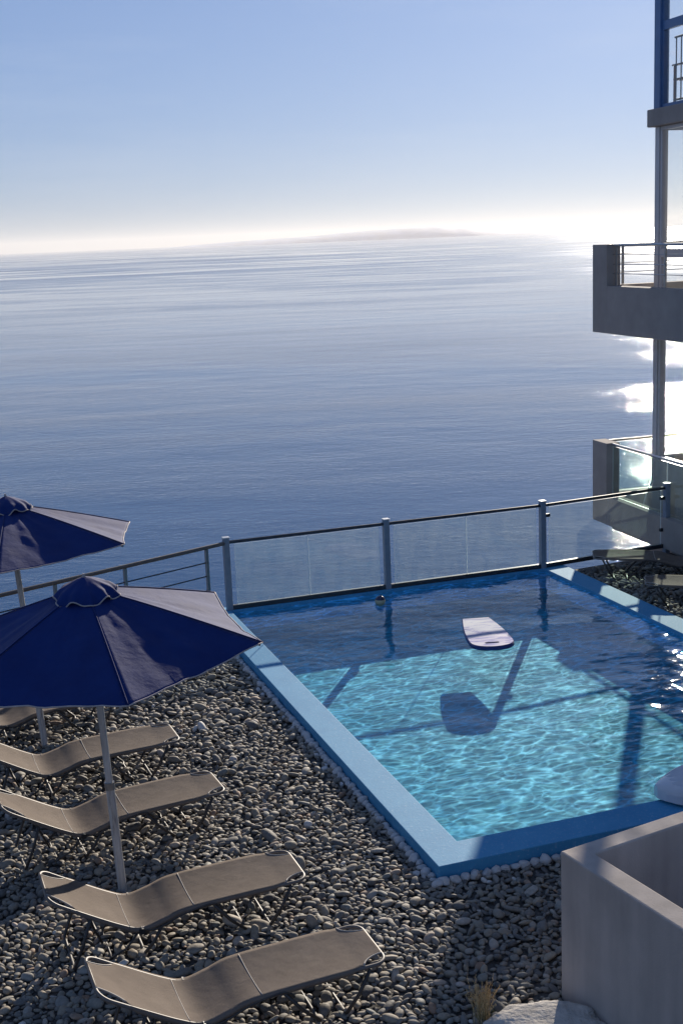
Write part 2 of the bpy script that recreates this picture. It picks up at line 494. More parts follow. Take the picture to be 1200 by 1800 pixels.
# terrace: ground polygons round the pool, one solid
def terrace():
    lx = FL + RAILDIR * 14
    nfl = FL + U * 0.22
    mb = MB()
    out = 0.30
    a = PP(-20, -0.30); b = PP(PL + 0.22, -0.30)
    rd = RAILDIR * 14 + Vector((RAILDIR.y, -RAILDIR.x, 0)) * 0
    off = Vector((-RAILDIR.y, RAILDIR.x, 0)) * -0.25
    if off.y < 0: off = -off
    L1 = FL + RAILDIR * 14 + off
    # left of the pool
    mb.prism([a, b, L1, (-14, -8), (-2, -9)], -14, 0)
    # in front of the pool
    c = PP(-0.33, -0.30); d = PP(-0.33, PW_ + 6.5); e = PP(-20, PW_ + 6.5)
    mb.prism([a, e, d, c], -14.01, -0.002)
    # right of the pool
    f1 = PP(-0.33, PW_ + 0.34); f2 = PP(PL + 0.22, PW_ + 0.34)
    fe = FE + Vector((0.1, 0.25, 0))
    g = PP(PL - 0.3, PW_ + 6.5)
    mb.prism([f1, d, (8.9, 16.0), (7.35, 20.05), fe, f2], -14.02, -0.004)
    o = mb.build("ground", M_gravelbed)
    tag(o, kind="structure")
terrace()

def cliff():
    vs = []; nx, ny = 60, 30
    for j in range(ny):
        for i in range(nx):
            x = -70 + i * 2.8
            t = j / (ny - 1)
            y0 = 18.0 + (x + 1.6) * (0.34 if x > -1.6 else 0.89)
            if x > 6: y0 = 20.6 + (x - 6) * 0.1
            if x < -14: y0 = 7
            y = y0 - 0.4 + t * 26
            z = -8 - t * 60 + noise.fractal(Vector((x * 0.12, y * 0.12, t * 5)), 1.0, 2.0, 4) * 3.5
            vs.append((x, y, min(z, -5)))
    fs = [(j * nx + i, j * nx + i + 1, (j + 1) * nx + i + 1, (j + 1) * nx + i) for j in range(ny - 1) for i in range(nx - 1)]
    o = mesh_obj("cliff", vs, fs, M_cliff, smooth=True)
    tag(o, kind="structure")
cliff()

# ------------------------------------------------------------------ pool
pool = empty("swimming_pool", PP(0, 0))
tag(pool, "rectangular blue swimming pool with painted raised coping on the pebble terrace", "swimming pool")
def inv(p): return Vector(p) - pool.location
mb = MB()
D0 = -0.375
# coping ring as a mitred band with wall thickness going down below the ground
def band(poly_out, poly_in, z0, z1):
    n = len(poly_out)
    vs = [inv((p.x, p.y, z1)) for p in poly_out] + [inv((p.x, p.y, z1)) for p in poly_in] + [inv((p.x, p.y, z0)) for p in poly_out] + [inv((p.x, p.y, z0)) for p in poly_in]
    fs = []
    for i in range(n):
        j = (i + 1) % n
        fs += [(i, j, n + j, n + i), (2 * n + i, 3 * n + i, 3 * n + j, 2 * n + j), (i, 2 * n + i, 2 * n + j, j), (n + i, n + j, 3 * n + j, 3 * n + i)]
    mb.add(vs, fs)
O = [PP(-0.355, -0.32), PP(-0.355, PW_ + 0.36), PP(PL + 0.20, PW_ + 0.36), PP(PL + 0.20, -0.32)]
I = [PP(0, 0), PP(0, PW_), PP(PL, PW_), PP(PL, 0)]
band(O, I, -0.16, ZC)
cop = mb.build("coping", M_coping, pool, bevel=0.006)
# basin
mb = MB()
q = [inv(PP(s, t, z)) for z in (-0.155, D0) for s, t in ((-0.001, -0.001), (-0.001, PW_ + .001), (PL + .001, PW_ + .001), (PL + .001, -0.001))]
mb.add(q, [(4, 5, 6, 7)] + [(i, (i + 1) % 4, 4 + (i + 1) % 4, 4 + i) for i in range(4)])
basin = mb.build("basin", M_basin, pool)

def water():
    nx, ny = 330, 220
    S, T = np.meshgrid(np.linspace(0.0, PL, nx), np.linspace(0.0, PW_, ny), indexing='ij')
    Z = np.zeros_like(S)
    r = np.random.default_rng(5)
    for k in range(46):
        lam = 0.16 * (1.9 / 0.16) ** (r.random() ** 1.25)
        th = r.normal(0.15, 0.55) if r.random() < 0.75 else r.uniform(0, 2 * math.pi)
        kx, ky = math.cos(th) * 2 * math.pi / lam, math.sin(th) * 2 * math.pi / lam
        wx = 0.12 * np.sin(S * 0.9 + T * 1.3 + k) + 0.08 * np.sin(S * 2.1 - T * 1.7 + 2 * k)
        Z += 0.0042 * lam * np.sin(kx * (S + wx) + ky * (T + wx * 0.6) + r.uniform(0, 6.28))
    Z *= 0.25
    co = np.empty((nx * ny, 3), dtype=np.float32)
    s = S.ravel(); t = T.ravel()
    co[:, 0] = P0.x + U.x * s + V.x * t
    co[:, 1] = P0.y + U.y * s + V.y * t
    co[:, 2] = ZW + Z.ravel()
    me = bpy.data.meshes.new("pool_water")
    i, j = np.meshgrid(np.arange(nx - 1), np.arange(ny - 1), indexing='ij')
    a = (i * ny + j).ravel()
    quads = np.stack([a, a + 1, a + ny + 1, a + ny], 1)[:, ::-1]
    # orientation upward
    me.from_pydata(co.tolist(), [], quads.tolist())
    me.materials.append(M_poolwater)
    me.polygons.foreach_set("use_smooth", [True] * len(me.polygons))
    me.update()
    if me.polygons[0].normal.z < 0: me.flip_normals()
    o = bpy.data.objects.new("pool_water", me)
    COL.objects.link(o)
    tag(o, kind="structure")
water()

# ------------------------------------------------------------------ glass fence beyond the pool
fence = empty("glass_fence", FL)
tag(fence, "glass panel fence with dark rails and square posts along the far pool edge", "fence")
def fl(p): return Vector(p) - FL
FM = PP(PL, 2.363)
Z3 = Vector((0, 0, 1))
def post(base, d, name="post"):
    nrm = Vector((-d.y, d.x, 0))
    w = 0.085
    mb = MB()
    mb.box(fl(base - d * w / 2 - nrm * w / 2 + nrm * 0.05), d * w, nrm * w, Z3 * 1.175)
    o = mb.build(name, M_post, fence, bevel=0.006)
    mb = MB()
    w = 0.097
    mb.box(fl(base - d * w / 2 - nrm * w / 2 + nrm * 0.05 + Z3 * 1.176), d * w, nrm * w, Z3 * 0.016)
    mb.build("post_cap", M_cap, o, bevel=0.004)
    return o
d3 = (FE - FR).normalized()
posts = [post(FL, V), post(FM, V), post(FR, (V + d3).normalized()), post(FE, d3)]
def section(a, b, npan, edge=0.115):
    d = (b - a); L = d.length; d = d / L; nrm = Vector((-d.y, d.x, 0)); o = nrm * 0.05
    mb = MB(); mb.tube([fl(a + d * 0.045 + o + Z3 * 1.115), fl(b - d * 0.045 + o + Z3 * 1.115)], 0.024, 12)
    mb.build("top_rail", M_darksteel, fence, smooth=False)
    mb = MB(); mb.box(fl(a + d * 0.045 + o - nrm * 0.03 + Z3 * 0.152), d * (L - 0.09), nrm * 0.06, Z3 * 0.062)
    mb.build("bottom_rail", M_darksteel, fence, bevel=0.004)
    x0, x1 = edge, L - edge
    w = (x1 - x0) / npan
    for k in range(npan):
        mb = MB()
        p0 = a + d * (x0 + k * w + (0.006 if k else 0)) + o - nrm * 0.006 + Z3 * 0.215
        ww = w - (0.006 if k else 0) - (0.006 if k < npan - 1 else 0)
        hh = 0.865
        mb.box(fl(p0), d * ww, nrm * 0.012, Z3 * hh)
        for fi in (0, 1, 3, 5): mb.m[fi] = 1
        mb.build("glass_panel", [M_glass_fence, M_glass_edge], fence)
    for (pp, sg, z) in (((a, 1, 0.93), (b, -1, 0.93), (b, -1, 0.42)) if npan == 1 else ()):
        if True:
            mb = MB(); mb.box(fl(pp + d * sg * (0.045 if sg > 0 else 0.045) + o - nrm * 0.022 + Z3 * z - (d * 0.0)), d * sg * 0.085, nrm * 0.044, Z3 * 0.05)
            mb.build("glass_clamp", M_black, fence, bevel=0.004)
section(FL, FM, 2); section(FM, FR, 2); section(FR, FE, 1)

# metal cable railing to the left
rail = empty("metal_railing", FL)
tag(rail, "steel railing with thin horizontal cables left of the pool above the sea", "railing")
a = FL + RAILDIR * 0.05 + Vector((0.0, 0.0, 0)); b = FL + RAILDIR * 13
mb = MB(); mb.tube([fl(a + Z3 * 1.12), fl(b + Z3 * 1.12)], 0.028, 12); mb.build("top_rail", M_tube, rail)
rp = [0.30, 1.60, 2.62, 3.75, 4.9, 6.1, 7.3, 8.5, 9.7, 10.9, 12.1]
for x in rp:
    mb = MB(); bp = a + RAILDIR * x
    nrm = Vector((-RAILDIR.y, RAILDIR.x, 0))
    mb.box(fl(bp - RAILDIR * 0.022 - nrm * 0.018), RAILDIR * 0.044, nrm * 0.036, Z3 * 1.095)
    po = mb.build("post", M_railpost, rail, bevel=0.003)
    for z in (0.52, 0.72, 0.91):
        mb = MB(); mb.tube([fl(bp - nrm * 0.045 + Z3 * z), fl(bp + nrm * 0.03 + Z3 * z)], 0.009, 8); mb.build("cable_stud", M_railpost, po)
for z in (0.52, 0.72, 0.91):
    mb = MB(); mb.tube([fl(a + RAILDIR * 0.27 + Z3 * z), fl(b + Z3 * z)], 0.009, 6); mb.build("cable", M_darksteel, rail)

# ------------------------------------------------------------------ building on the right
BA = R(16)
BW = Vector((math.sin(BA), -math.cos(BA), 0)); BN = Vector((math.cos(BA), math.sin(BA), 0))
BK = Vector((4.40, 22.0, 0))
bld = empty("hotel_building", BK)
tag(bld, "grey hotel building with glazed corner rooms and stacked balconies overlooking the sea", "building")
def bb(mb, w0, w1, n0, n1, z0, z1, mi=0):
    mb.box(BW * w0 + BN * n0 + Z3 * z0, BW * (w1 - w0), BN * (n1 - n0), Z3 * (z1 - z0), mi)
ZO = 5.15
LW, LN = 13.0, 7.0
CN, CWp = 0.87, 0.50        # corner post of the glazed rooms
lev = {"deck0": 0.18, "deck1": 3.42, "deck2": 7.10, "deck3": 10.6}
# foundation wall
mb = MB(); bb(mb, CWp, LW, CN, LN, -16, -0.0); mb.build("base_wall", M_stucco_dark, bld)
# lower balcony
mb = MB(); bb(mb, 0.26, LW, 0.26, LN, 0.17, 0.30); mb.build("floor_slab", M_slab, bld)
mb = MB()
bb(mb, 0.0, 0.50, 0.0, 0.25, 0.15, 1.56)
bb(mb, 0.501, LW, 0.0, 0.25, 0.15, 0.64)
bb(mb, 0.0, 0.25, 0.251, LN, 0.15, 0.64)
bb(mb, 0.251, LW, 0.251, CN + 0.3, 0.0, 0.168)
par0 = mb.build("parapet", M_stucco, bld, bevel=0.006)
def rail_run(name_parent, w0, w1, nn, zt, zb, glass, along='w', posts=()):
    d, o0 = (BW, BN) if along == 'w' else (BN, BW)
    def P(a, z): return d * a + o0 * nn + Z3 * z
    mb = MB(); mb.tube([P(w0, zt), P(w1, zt)], 0.022, 12); mb.build("handrail", M_steel, name_parent)
    if glass:
        L = w1 - w0; npan = max(1, round(L / 1.9)); ww = L / npan
        for k in range(npan):
            mb = MB(); mb.box(d * (w0 + k * ww + 0.008) + o0 * (nn - 0.006) + Z3 * zb, d * (ww - 0.016), o0 * 0.012, Z3 * (zt - zb - 0.03))
            for fi in (0, 1, 3, 5): mb.m[fi] = 1
            mb.build("balcony_glass", [M_glass_balc, M_glass_edge], name_parent)
    else:
        for f in (0.30, 0.53, 0.77):
            z = zb + (zt - zb) * f
            mb = MB(); mb.tube([P(w0, z), P(w1, z)], 0.007, 8); mb.build("cable", M_steel, name_parent)
        for x in posts:
            mb = MB(); mb.box(P(x, zb) - d * 0.02 - o0 * 0.015, d * 0.04, o0 * 0.03, Z3 * (zt - zb)); mb.build("baluster", M_railpost, name_parent, bevel=0.002)
rail_run(bld, 0.50, LW, 0.12, 1.54, 0.645, True)
rail_run(bld, 0.25, LN, 0.12, 1.54, 0.645, True, along='n')
# upper balcony
mb = MB()
bb(mb, 0.0, 0.50, 0.0, 0.25, 3.42, 4.875)
bb(mb, 0.501, LW, 0.0, 0.25, 3.42, 4.20)
bb(mb, 0.0, 0.25, 0.251, LN, 3.42, 4.20)
mb.build("parapet", M_stucco, bld, bevel=0.006)
mb = MB(); bb(mb, 0.252, LW, 0.252, LN, 3.43, 3.68); mb.build("floor_slab", M_slab, bld)
rail_run(bld, 0.50, LW, 0.12, 4.86, 4.205, False, posts=(0.62, 2.15, 3.9, 5.7, 7.5, 9.3, 11.1))
rail_run(bld, 0.25, LN, 0.12, 4.86, 4.205, False, along='n', posts=(0.5, 2.2, 3.9, 5.6))
# slab above
mb = MB(); bb(mb, CWp - 0.12, LW, CN - 0.09, LN, 6.72, 7.00); mb.build("cornice", M_stucco, bld, bevel=0.02)
mb = MB(); bb(mb, CWp - 0.12, LW, CN - 0.13, LN, 10.6, 10.95); mb.build("roof", M_stucco, bld, bevel=0.02)
# wall below the lower windows (solid) on both facades
mb = MB(); bb(mb, CWp, LW, CN, CN + 0.22, 0.305, 1.24); bb(mb, CWp, CWp + 0.22, CN + 0.225, LN, 0.305, 1.24); mb.build("sill_wall", M_stucco, bld)
# corner posts
mb = MB(); bb(mb, CWp, CWp + 0.13, CN, CN + 0.13, 1.245, 3.425); mb.build("corner_post", M_frame_w, bld, bevel=0.004)
mb = MB(); bb(mb, CWp, CWp + 0.13, CN, CN + 0.13, 3.685, 6.715); mb.build("corner_post", M_frame_w, bld, bevel=0.004)
mb = MB(); bb(mb, CWp - 0.02, CWp + 0.16, CN - 0.02, CN + 0.13, 7.005, 10.595); mb.build("corner_post", M_frame_b, bld, bevel=0.004)
def window(w0, w1, z0, z1, side, mfr, mull=(), ft=0.055):
    """framed glazing on the pool facade (side w) or the sea facade (side n)"""
    mb = MB()
    if side == 'w':
        A = lambda a, b, za, zb, mi=0: bb(mb, a, b, CN + 0.02, CN + 0.09, za, zb, mi)
    else:
        A = lambda a, b, za, zb, mi=0: bb(mb, CWp + 0.02, CWp + 0.09, a, b, za, zb, mi)
    A(w0, w0 + ft, z0, z1); A(w1 - ft, w1, z0, z1)
    A(w0 + ft, w1 - ft, z0, z0 + ft); A(w0 + ft, w1 - ft, z1 - ft, z1)
    for z in mull: A(w0 + ft, w1 - ft, z - 0.07, z + 0.07)
    fr = mb.build("window_frame", mfr, bld, bevel=0.003)
    mb = MB()
    zs = [z0 + ft] + [k for z in mull for k in (z - 0.07, z + 0.07)] + [z1 - ft]
    for i in range(0, len(zs), 2):
        if side == 'w': bb(mb, w0 + ft, w1 - ft, CN + 0.05, CN + 0.056, zs[i], zs[i + 1])
        else: bb(mb, CWp + 0.05, CWp + 0.056, w0 + ft, w1 - ft, zs[i], zs[i + 1])
    mb.build("pane", M_glass_win, fr)
for i in range(4):
    w0 = CWp + 0.135 + i * 3.0
    window(w0, w0 + 2.99, 1.245, 3.42, 'w', M_frame_w)
    window(w0, w0 + 2.99, 3.685, 6.715, 'w', M_frame_w, (4.70,))
    window(w0, w0 + 2.99, 7.005, 10.595, 'w', M_frame_b, (8.26,))
for i in range(2):
    n0 = CN + 0.135 + i * 2.85
    window(n0, n0 + 2.84, 1.245, 3.42, 'n', M_frame_w)
    window(n0, n0 + 2.84, 3.685, 6.715, 'n', M_frame_w)
    window(n0, n0 + 2.84, 7.005, 10.595, 'n', M_frame_b)
# landward end wall
mb = MB(); bb(mb, LW, LW + 0.25, 0.0, LN, -10, 10.95); mb.build("end_wall", M_stucco, bld)
# guard railing inside the top room window
mb = MB()
for z in (7.12, 8.08): mb.tube([BW * 0.70 + BN * 1.10 + Z3 * z, BW * 6 + BN * 1.10 + Z3 * z], 0.018, 8)
gr = mb.build("guard_rail", M_darksteel, bld)
for k in range(34):
    mb = MB(); x = 0.74 + k * 0.15
    mb.tube([BW * x + BN * 1.10 + Z3 * 7.10, BW * x + BN * 1.10 + Z3 * 8.08], 0.011, 6); mb.build("bar", M_darksteel, gr)

# wooden chair in the top room
ch = empty("wooden_chair", BK + BW * 0.84 + BN * 1.36 + Z3 * 7.005, R(200))
tag(ch, "reddish wooden chair behind the thin bars of the topmost window", "chair")
for sx in (-1, 1):
    mb = MB(); mb.tube([(0.22 * sx, 0.22, 0), (0.22 * sx, 0.20, 0.45), (0.21 * sx, 0.30, 0.98)], 0.022, 8); mb.build("leg", M_wood, ch)
    mb = MB(); mb.tube([(0.22 * sx, -0.20, 0), (0.22 * sx, -0.20, 0.64)], 0.022, 8); mb.build("leg", M_wood, ch)
    mb = MB(); mb.box((0.22 * sx - 0.03, -0.24, 0.645), (0.06, 0, 0), (0, 0.48, 0.0), (0, 0, 0.025)); mb.build("armrest", M_wood, ch)
mb = MB(); mb.box((-0.24, -0.22, 0.42), (0.48, 0, 0), (0, 0.44, 0), (0, 0, 0.03)); mb.build("seat", M_wood, ch, bevel=0.005)
mb = MB()
for z in (0.60, 0.74, 0.90): mb.box((-0.20, 0.235 + (z - 0.6) * 0.16, z), (0.40, 0, 0), (0, 0.02, 0), (0, 0, 0.07))
mb.build("backrest", M_wood, ch)
# white cable hanging over the lower balcony
cpts = curve_pts([BW * 0.62 + BN * 1.06 + Z3 * 1.42, BW * 0.55 + BN * 0.98 + Z3 * 1.05, BW * 0.55 + BN * 0.75 + Z3 * 0.65, BW * 0.75 + BN * 0.55 + Z3 * 0.36])
mb = MB(); mb.tube(cpts, 0.012, 8)
o = mb.build("hanging_cable", M_cable, smooth=True); o.location = BK
tag(o, "white cable curving down behind the glass of the lower balcony", "cable")

# ------------------------------------------------------------------ planter box bottom right
W0 = Vector((1.364, 7.898, 0)); wl_ = Vector((0.536, -1.032, 0)).normalized(); wf = Vector((0.956, 0.528, 0)).normalized()
mb = MB()
pt = lambda a, b: W0 + wl_ * a + wf * b
ob = [pt(0, 0), pt(4.0, 0), pt(4.0, 3.2), pt(0, 3.2)]
ti = 0.15
ib = [pt(ti, ti * 1.15), pt(4.0 - ti, ti * 1.15), pt(4.0 - ti, 3.2 - ti), pt(ti, 3.2 - ti)]
n4 = 4
vs = [(p.x, p.y, 1.09) for p in ob] + [(p.x, p.y, 1.09) for p in ib] + [(p.x, p.y, -0.3) for p in ob] + [(p.x, p.y, 0.05) for p in ib]
fs = []
for i in range(4):
    j = (i + 1) % 4
    fs += [(i, n4 + i, n4 + j, j), (i, j, 8 + j, 8 + i), (n4 + i, 12 + i, 12 + j, n4 + j)]
fs += [(12, 13, 14, 15), (11, 10, 9, 8)]
mb.add(vs, fs)
o = mb.build("low_wall", M_planter, bevel=0.012)
# weather stains running down the render
nt = M_planter.node_tree
st = nt.nodes.new("ShaderNodeTexNoise"); st.inputs["Scale"].default_value = 1.0; st.inputs["Detail"].default_value = 5
sm_ = nt.nodes.new("ShaderNodeMapping"); sm_.inputs["Scale"].default_value = (6, 6, 0.8); stc = nt.nodes.new("ShaderNodeTexCoord")
nt.links.new(stc.outputs["Object"], sm_.inputs["Vector"]); nt.links.new(sm_.outputs[0], st.inputs["Vector"])
sr = ramp(nt.nodes, nt.links, st.outputs[0], [(0.35, 0.86), (0.62, 1.04)])
smx = nt.nodes.new("ShaderNodeMix"); smx.data_type = 'RGBA'; smx.blend_type = 'MULTIPLY'; smx.inputs[0].default_value = 1.0
pb = nt.nodes["Principled BSDF"]; src = pb.inputs["Base Color"].links[0].from_socket
nt.links.new(src, smx.inputs[6]); nt.links.new(sr.outputs[0], smx.inputs[7]); nt.links.new(smx.outputs[2], pb.inputs["Base Color"])
bm = bmesh.new(); bm.from_mesh(o.data); bmesh.ops.recalc_face_normals(bm, faces=bm.faces); bm.to_mesh(o.data); bm.free()
tag(o, "hollow grey rendered box wall with pale sunlit top beside the near pool corner", "wall")

# ------------------------------------------------------------------ umbrellas
def make_umbrella(base, tilt, rot, label, seed):
    root = empty("parasol", base)
    tag(root, label, "parasol", "navy parasols over the sunbeds")
    ax = Vector((tilt[0], tilt[1], 1)).normalized()
    e1 = Vector((0, 1, 0)).cross(ax).normalized(); e2 = ax.cross(e1)
    HZ, HA, RR = 2.177, 0.528, 1.352
    rm = np.random.default_rng(seed)
    def P(r, a, h): return e1 * (r * math.cos(a)) + e2 * (r * math.sin(a)) + ax * (HZ + h)
    # pole in two sleeves
    mb = MB(); mb.tube([ax * -0.05, ax * 0.95], 0.036, 16); mb.build("lower_pole", M_polewhite, root)
    mb = MB(); mb.tube([ax * 0.951, ax * (HZ + HA - 0.03)], 0.029, 16); mb.build("upper_pole", M_polewhite, root)
    mb = MB(); mb.tube([ax * 0.93, ax * 0.99], 0.041, 16); mb.build("collar", M_railpost, root)
    mb = MB(); mb.tube([ax * (HZ + HA + 0.0), ax * (HZ + HA + 0.035)], [0.016, 0.008], 10); mb.build("finial", M_canopy_trim, root)
    prof = lambda q: (HA - 0.075) * (1 - q ** 1.12) - 0.004   # height of a rib at relative radius
    nr, na = 34, 22
    vs = []; fs = []
    offs = rm.uniform(-5, 5, 3)
    for k in range(6):
        a0 = rot + k * math.pi / 3; a1 = a0 + math.pi / 3
        b0 = len(vs)
        for i in range(nr + 1):
            q = 0.12 + 0.88 * i / nr
            p0 = P(RR * q, a0, prof(q)); p1 = P(RR * q, a1, prof(q))
            for j in range(na + 1):
                t = j / na
                p = p0.lerp(p1, t)
                bow = math.sin(math.pi * t)
                p = p - ax * (0.055 * bow * q * (0.6 + 0.4 * math.sin(math.pi * q))) - (p - ax * p.dot(ax)) * (0.035 * bow * q ** 4)
                # pulled folds running from the ribs and the hem
                f = noise.noise(Vector((t * 7 + k * 3.1 + offs[0], q * 2.2, offs[1]))) * 0.017 + noise.noise(Vector((t * 17 - q * 7 + offs[0], q * 5 + k, offs[1]))) * 0.009
                f += 0.006 * math.sin((t * 3 - q * 4) * 7 + k * 2) * max(0.0, noise.noise(Vector((t * 3, q * 3, k + 7.7))))
                p = p + ax * (f * bow ** 0.6 * (0.3 + 0.7 * q))
                vs.append(p)
        for i in range(nr):
            for j in range(na):
                x = b0 + i * (na + 1) + j
                fs.append((x, x + na + 1, x + na + 2, x + 1))
    bm = bmesh.new()
    bv = [bm.verts.new(v) for v in vs]
    for f in fs: bm.faces.new([bv[i] for i in f])
    # seams stay sharp, so panels are not welded
    me = bpy.data.meshes.new("canopy"); bm.to_mesh(me); bm.free()
    me.materials.append(M_canopy)
    me.polygons.foreach_set("use_smooth", [True] * len(me.polygons))
    can = bpy.data.objects.new("canopy", me); COL.objects.link(can); can.parent = root
    so = can.modifiers.new("cloth", 'SOLIDIFY'); so.thickness = 0.003; so.offset = -1
    # piping on hem and seams
    mb = MB()
    for k in range(6):
        b0 = k * (nr + 1) * (na + 1)
        hem = [vs[b0 + nr * (na + 1) + j] for j in range(na + 1)]
        mb.tube([h + ax * 0.001 for h in hem], 0.006, 6)
    mb.build("hem", M_canopy_trim, can, smooth=True)
    mb = MB()
    for k in range(6):
        b0 = k * (nr + 1) * (na + 1)
        mb.tube([vs[b0 + i * (na + 1)] + ax * 0.004 for i in range(nr + 1)], 0.0045, 6)
    mb.build("seam", M_canopy, can, smooth=True)
    # vent cap with a wavy hem
    vs2 = []; nv, nu = 14, 90
    for i in range(nv + 1):
        q = i / nv
        for j in range(nu):
            a = rot + 2 * math.pi * j / nu
            hexr = math.cos(math.pi / 6) / math.cos(((a - rot) % (math.pi / 3)) - math.pi / 6)
            rad = 0.262 * (q ** 0.8) * (0.3 + 0.7 * hexr)
            ph = (a - rot) * 6
            wob = (0.016 * math.cos(ph) + 0.013 * math.sin(a * 11 + 2 * seed)) * q ** 3
            drop = 0.115 * q + 0.035 * max(0.0, (q - 0.75) / 0.25)
            h = HA + 0.012 - drop - wob
            vs2.append(P(rad * (1 + 0.045 * math.sin(a * 11 + seed) * q ** 2), a, h))
    fs2 = [(i * nu + j, (i + 1) * nu + j, (i + 1) * nu + (j + 1) % nu, i * nu + (j + 1) % nu) for i in range(nv) for j in range(nu)]
    cap = mesh_obj("vent_cap", vs2, fs2, M_canopy, root, True)
    so = cap.modifiers.new("cloth", 'SOLIDIFY'); so.thickness = 0.003
    mb = MB(); mb.tube([vs2[nv * nu + j] for j in range(nu)], 0.0055, 6, closed=True); mb.build("cap_hem", M_canopy_trim, cap, smooth=True)
    # ribs and struts below the cloth
    hub = ax * (HZ + 0.02)
    for k in range(6):
        a0 = rot + k * math.pi / 3
        mb = MB(); mb.tube([P(RR * q * 0.985, a0, prof(q) - 0.022) for q in np.linspace(0.02, 1.0, 9)], 0.009, 6)
        rb = mb.build("rib", M_railpost, root)
        mb = MB(); mb.tube([hub, P(RR * 0.52, a0, prof(0.52) - 0.03)], 0.007, 6); mb.build("strut", M_railpost, rb)
    mb = MB(); mb.tube([ax * (HZ - 0.03), ax * (HZ + 0.05)], 0.046, 14); mb.build("hub", M_railpost, root)
    return root
make_umbrella(Vector((-1.912, 9.632, 0)), (-0.0252, -0.0554), -0.1692, "large navy parasol in front with grey sheen on its folds and a white pole", 3)
make_umbrella(Vector((-3.243, 12.837, 0)), (-0.071, 0.038), -0.402, "farther navy parasol cut by the left edge above the steel railing", 8)

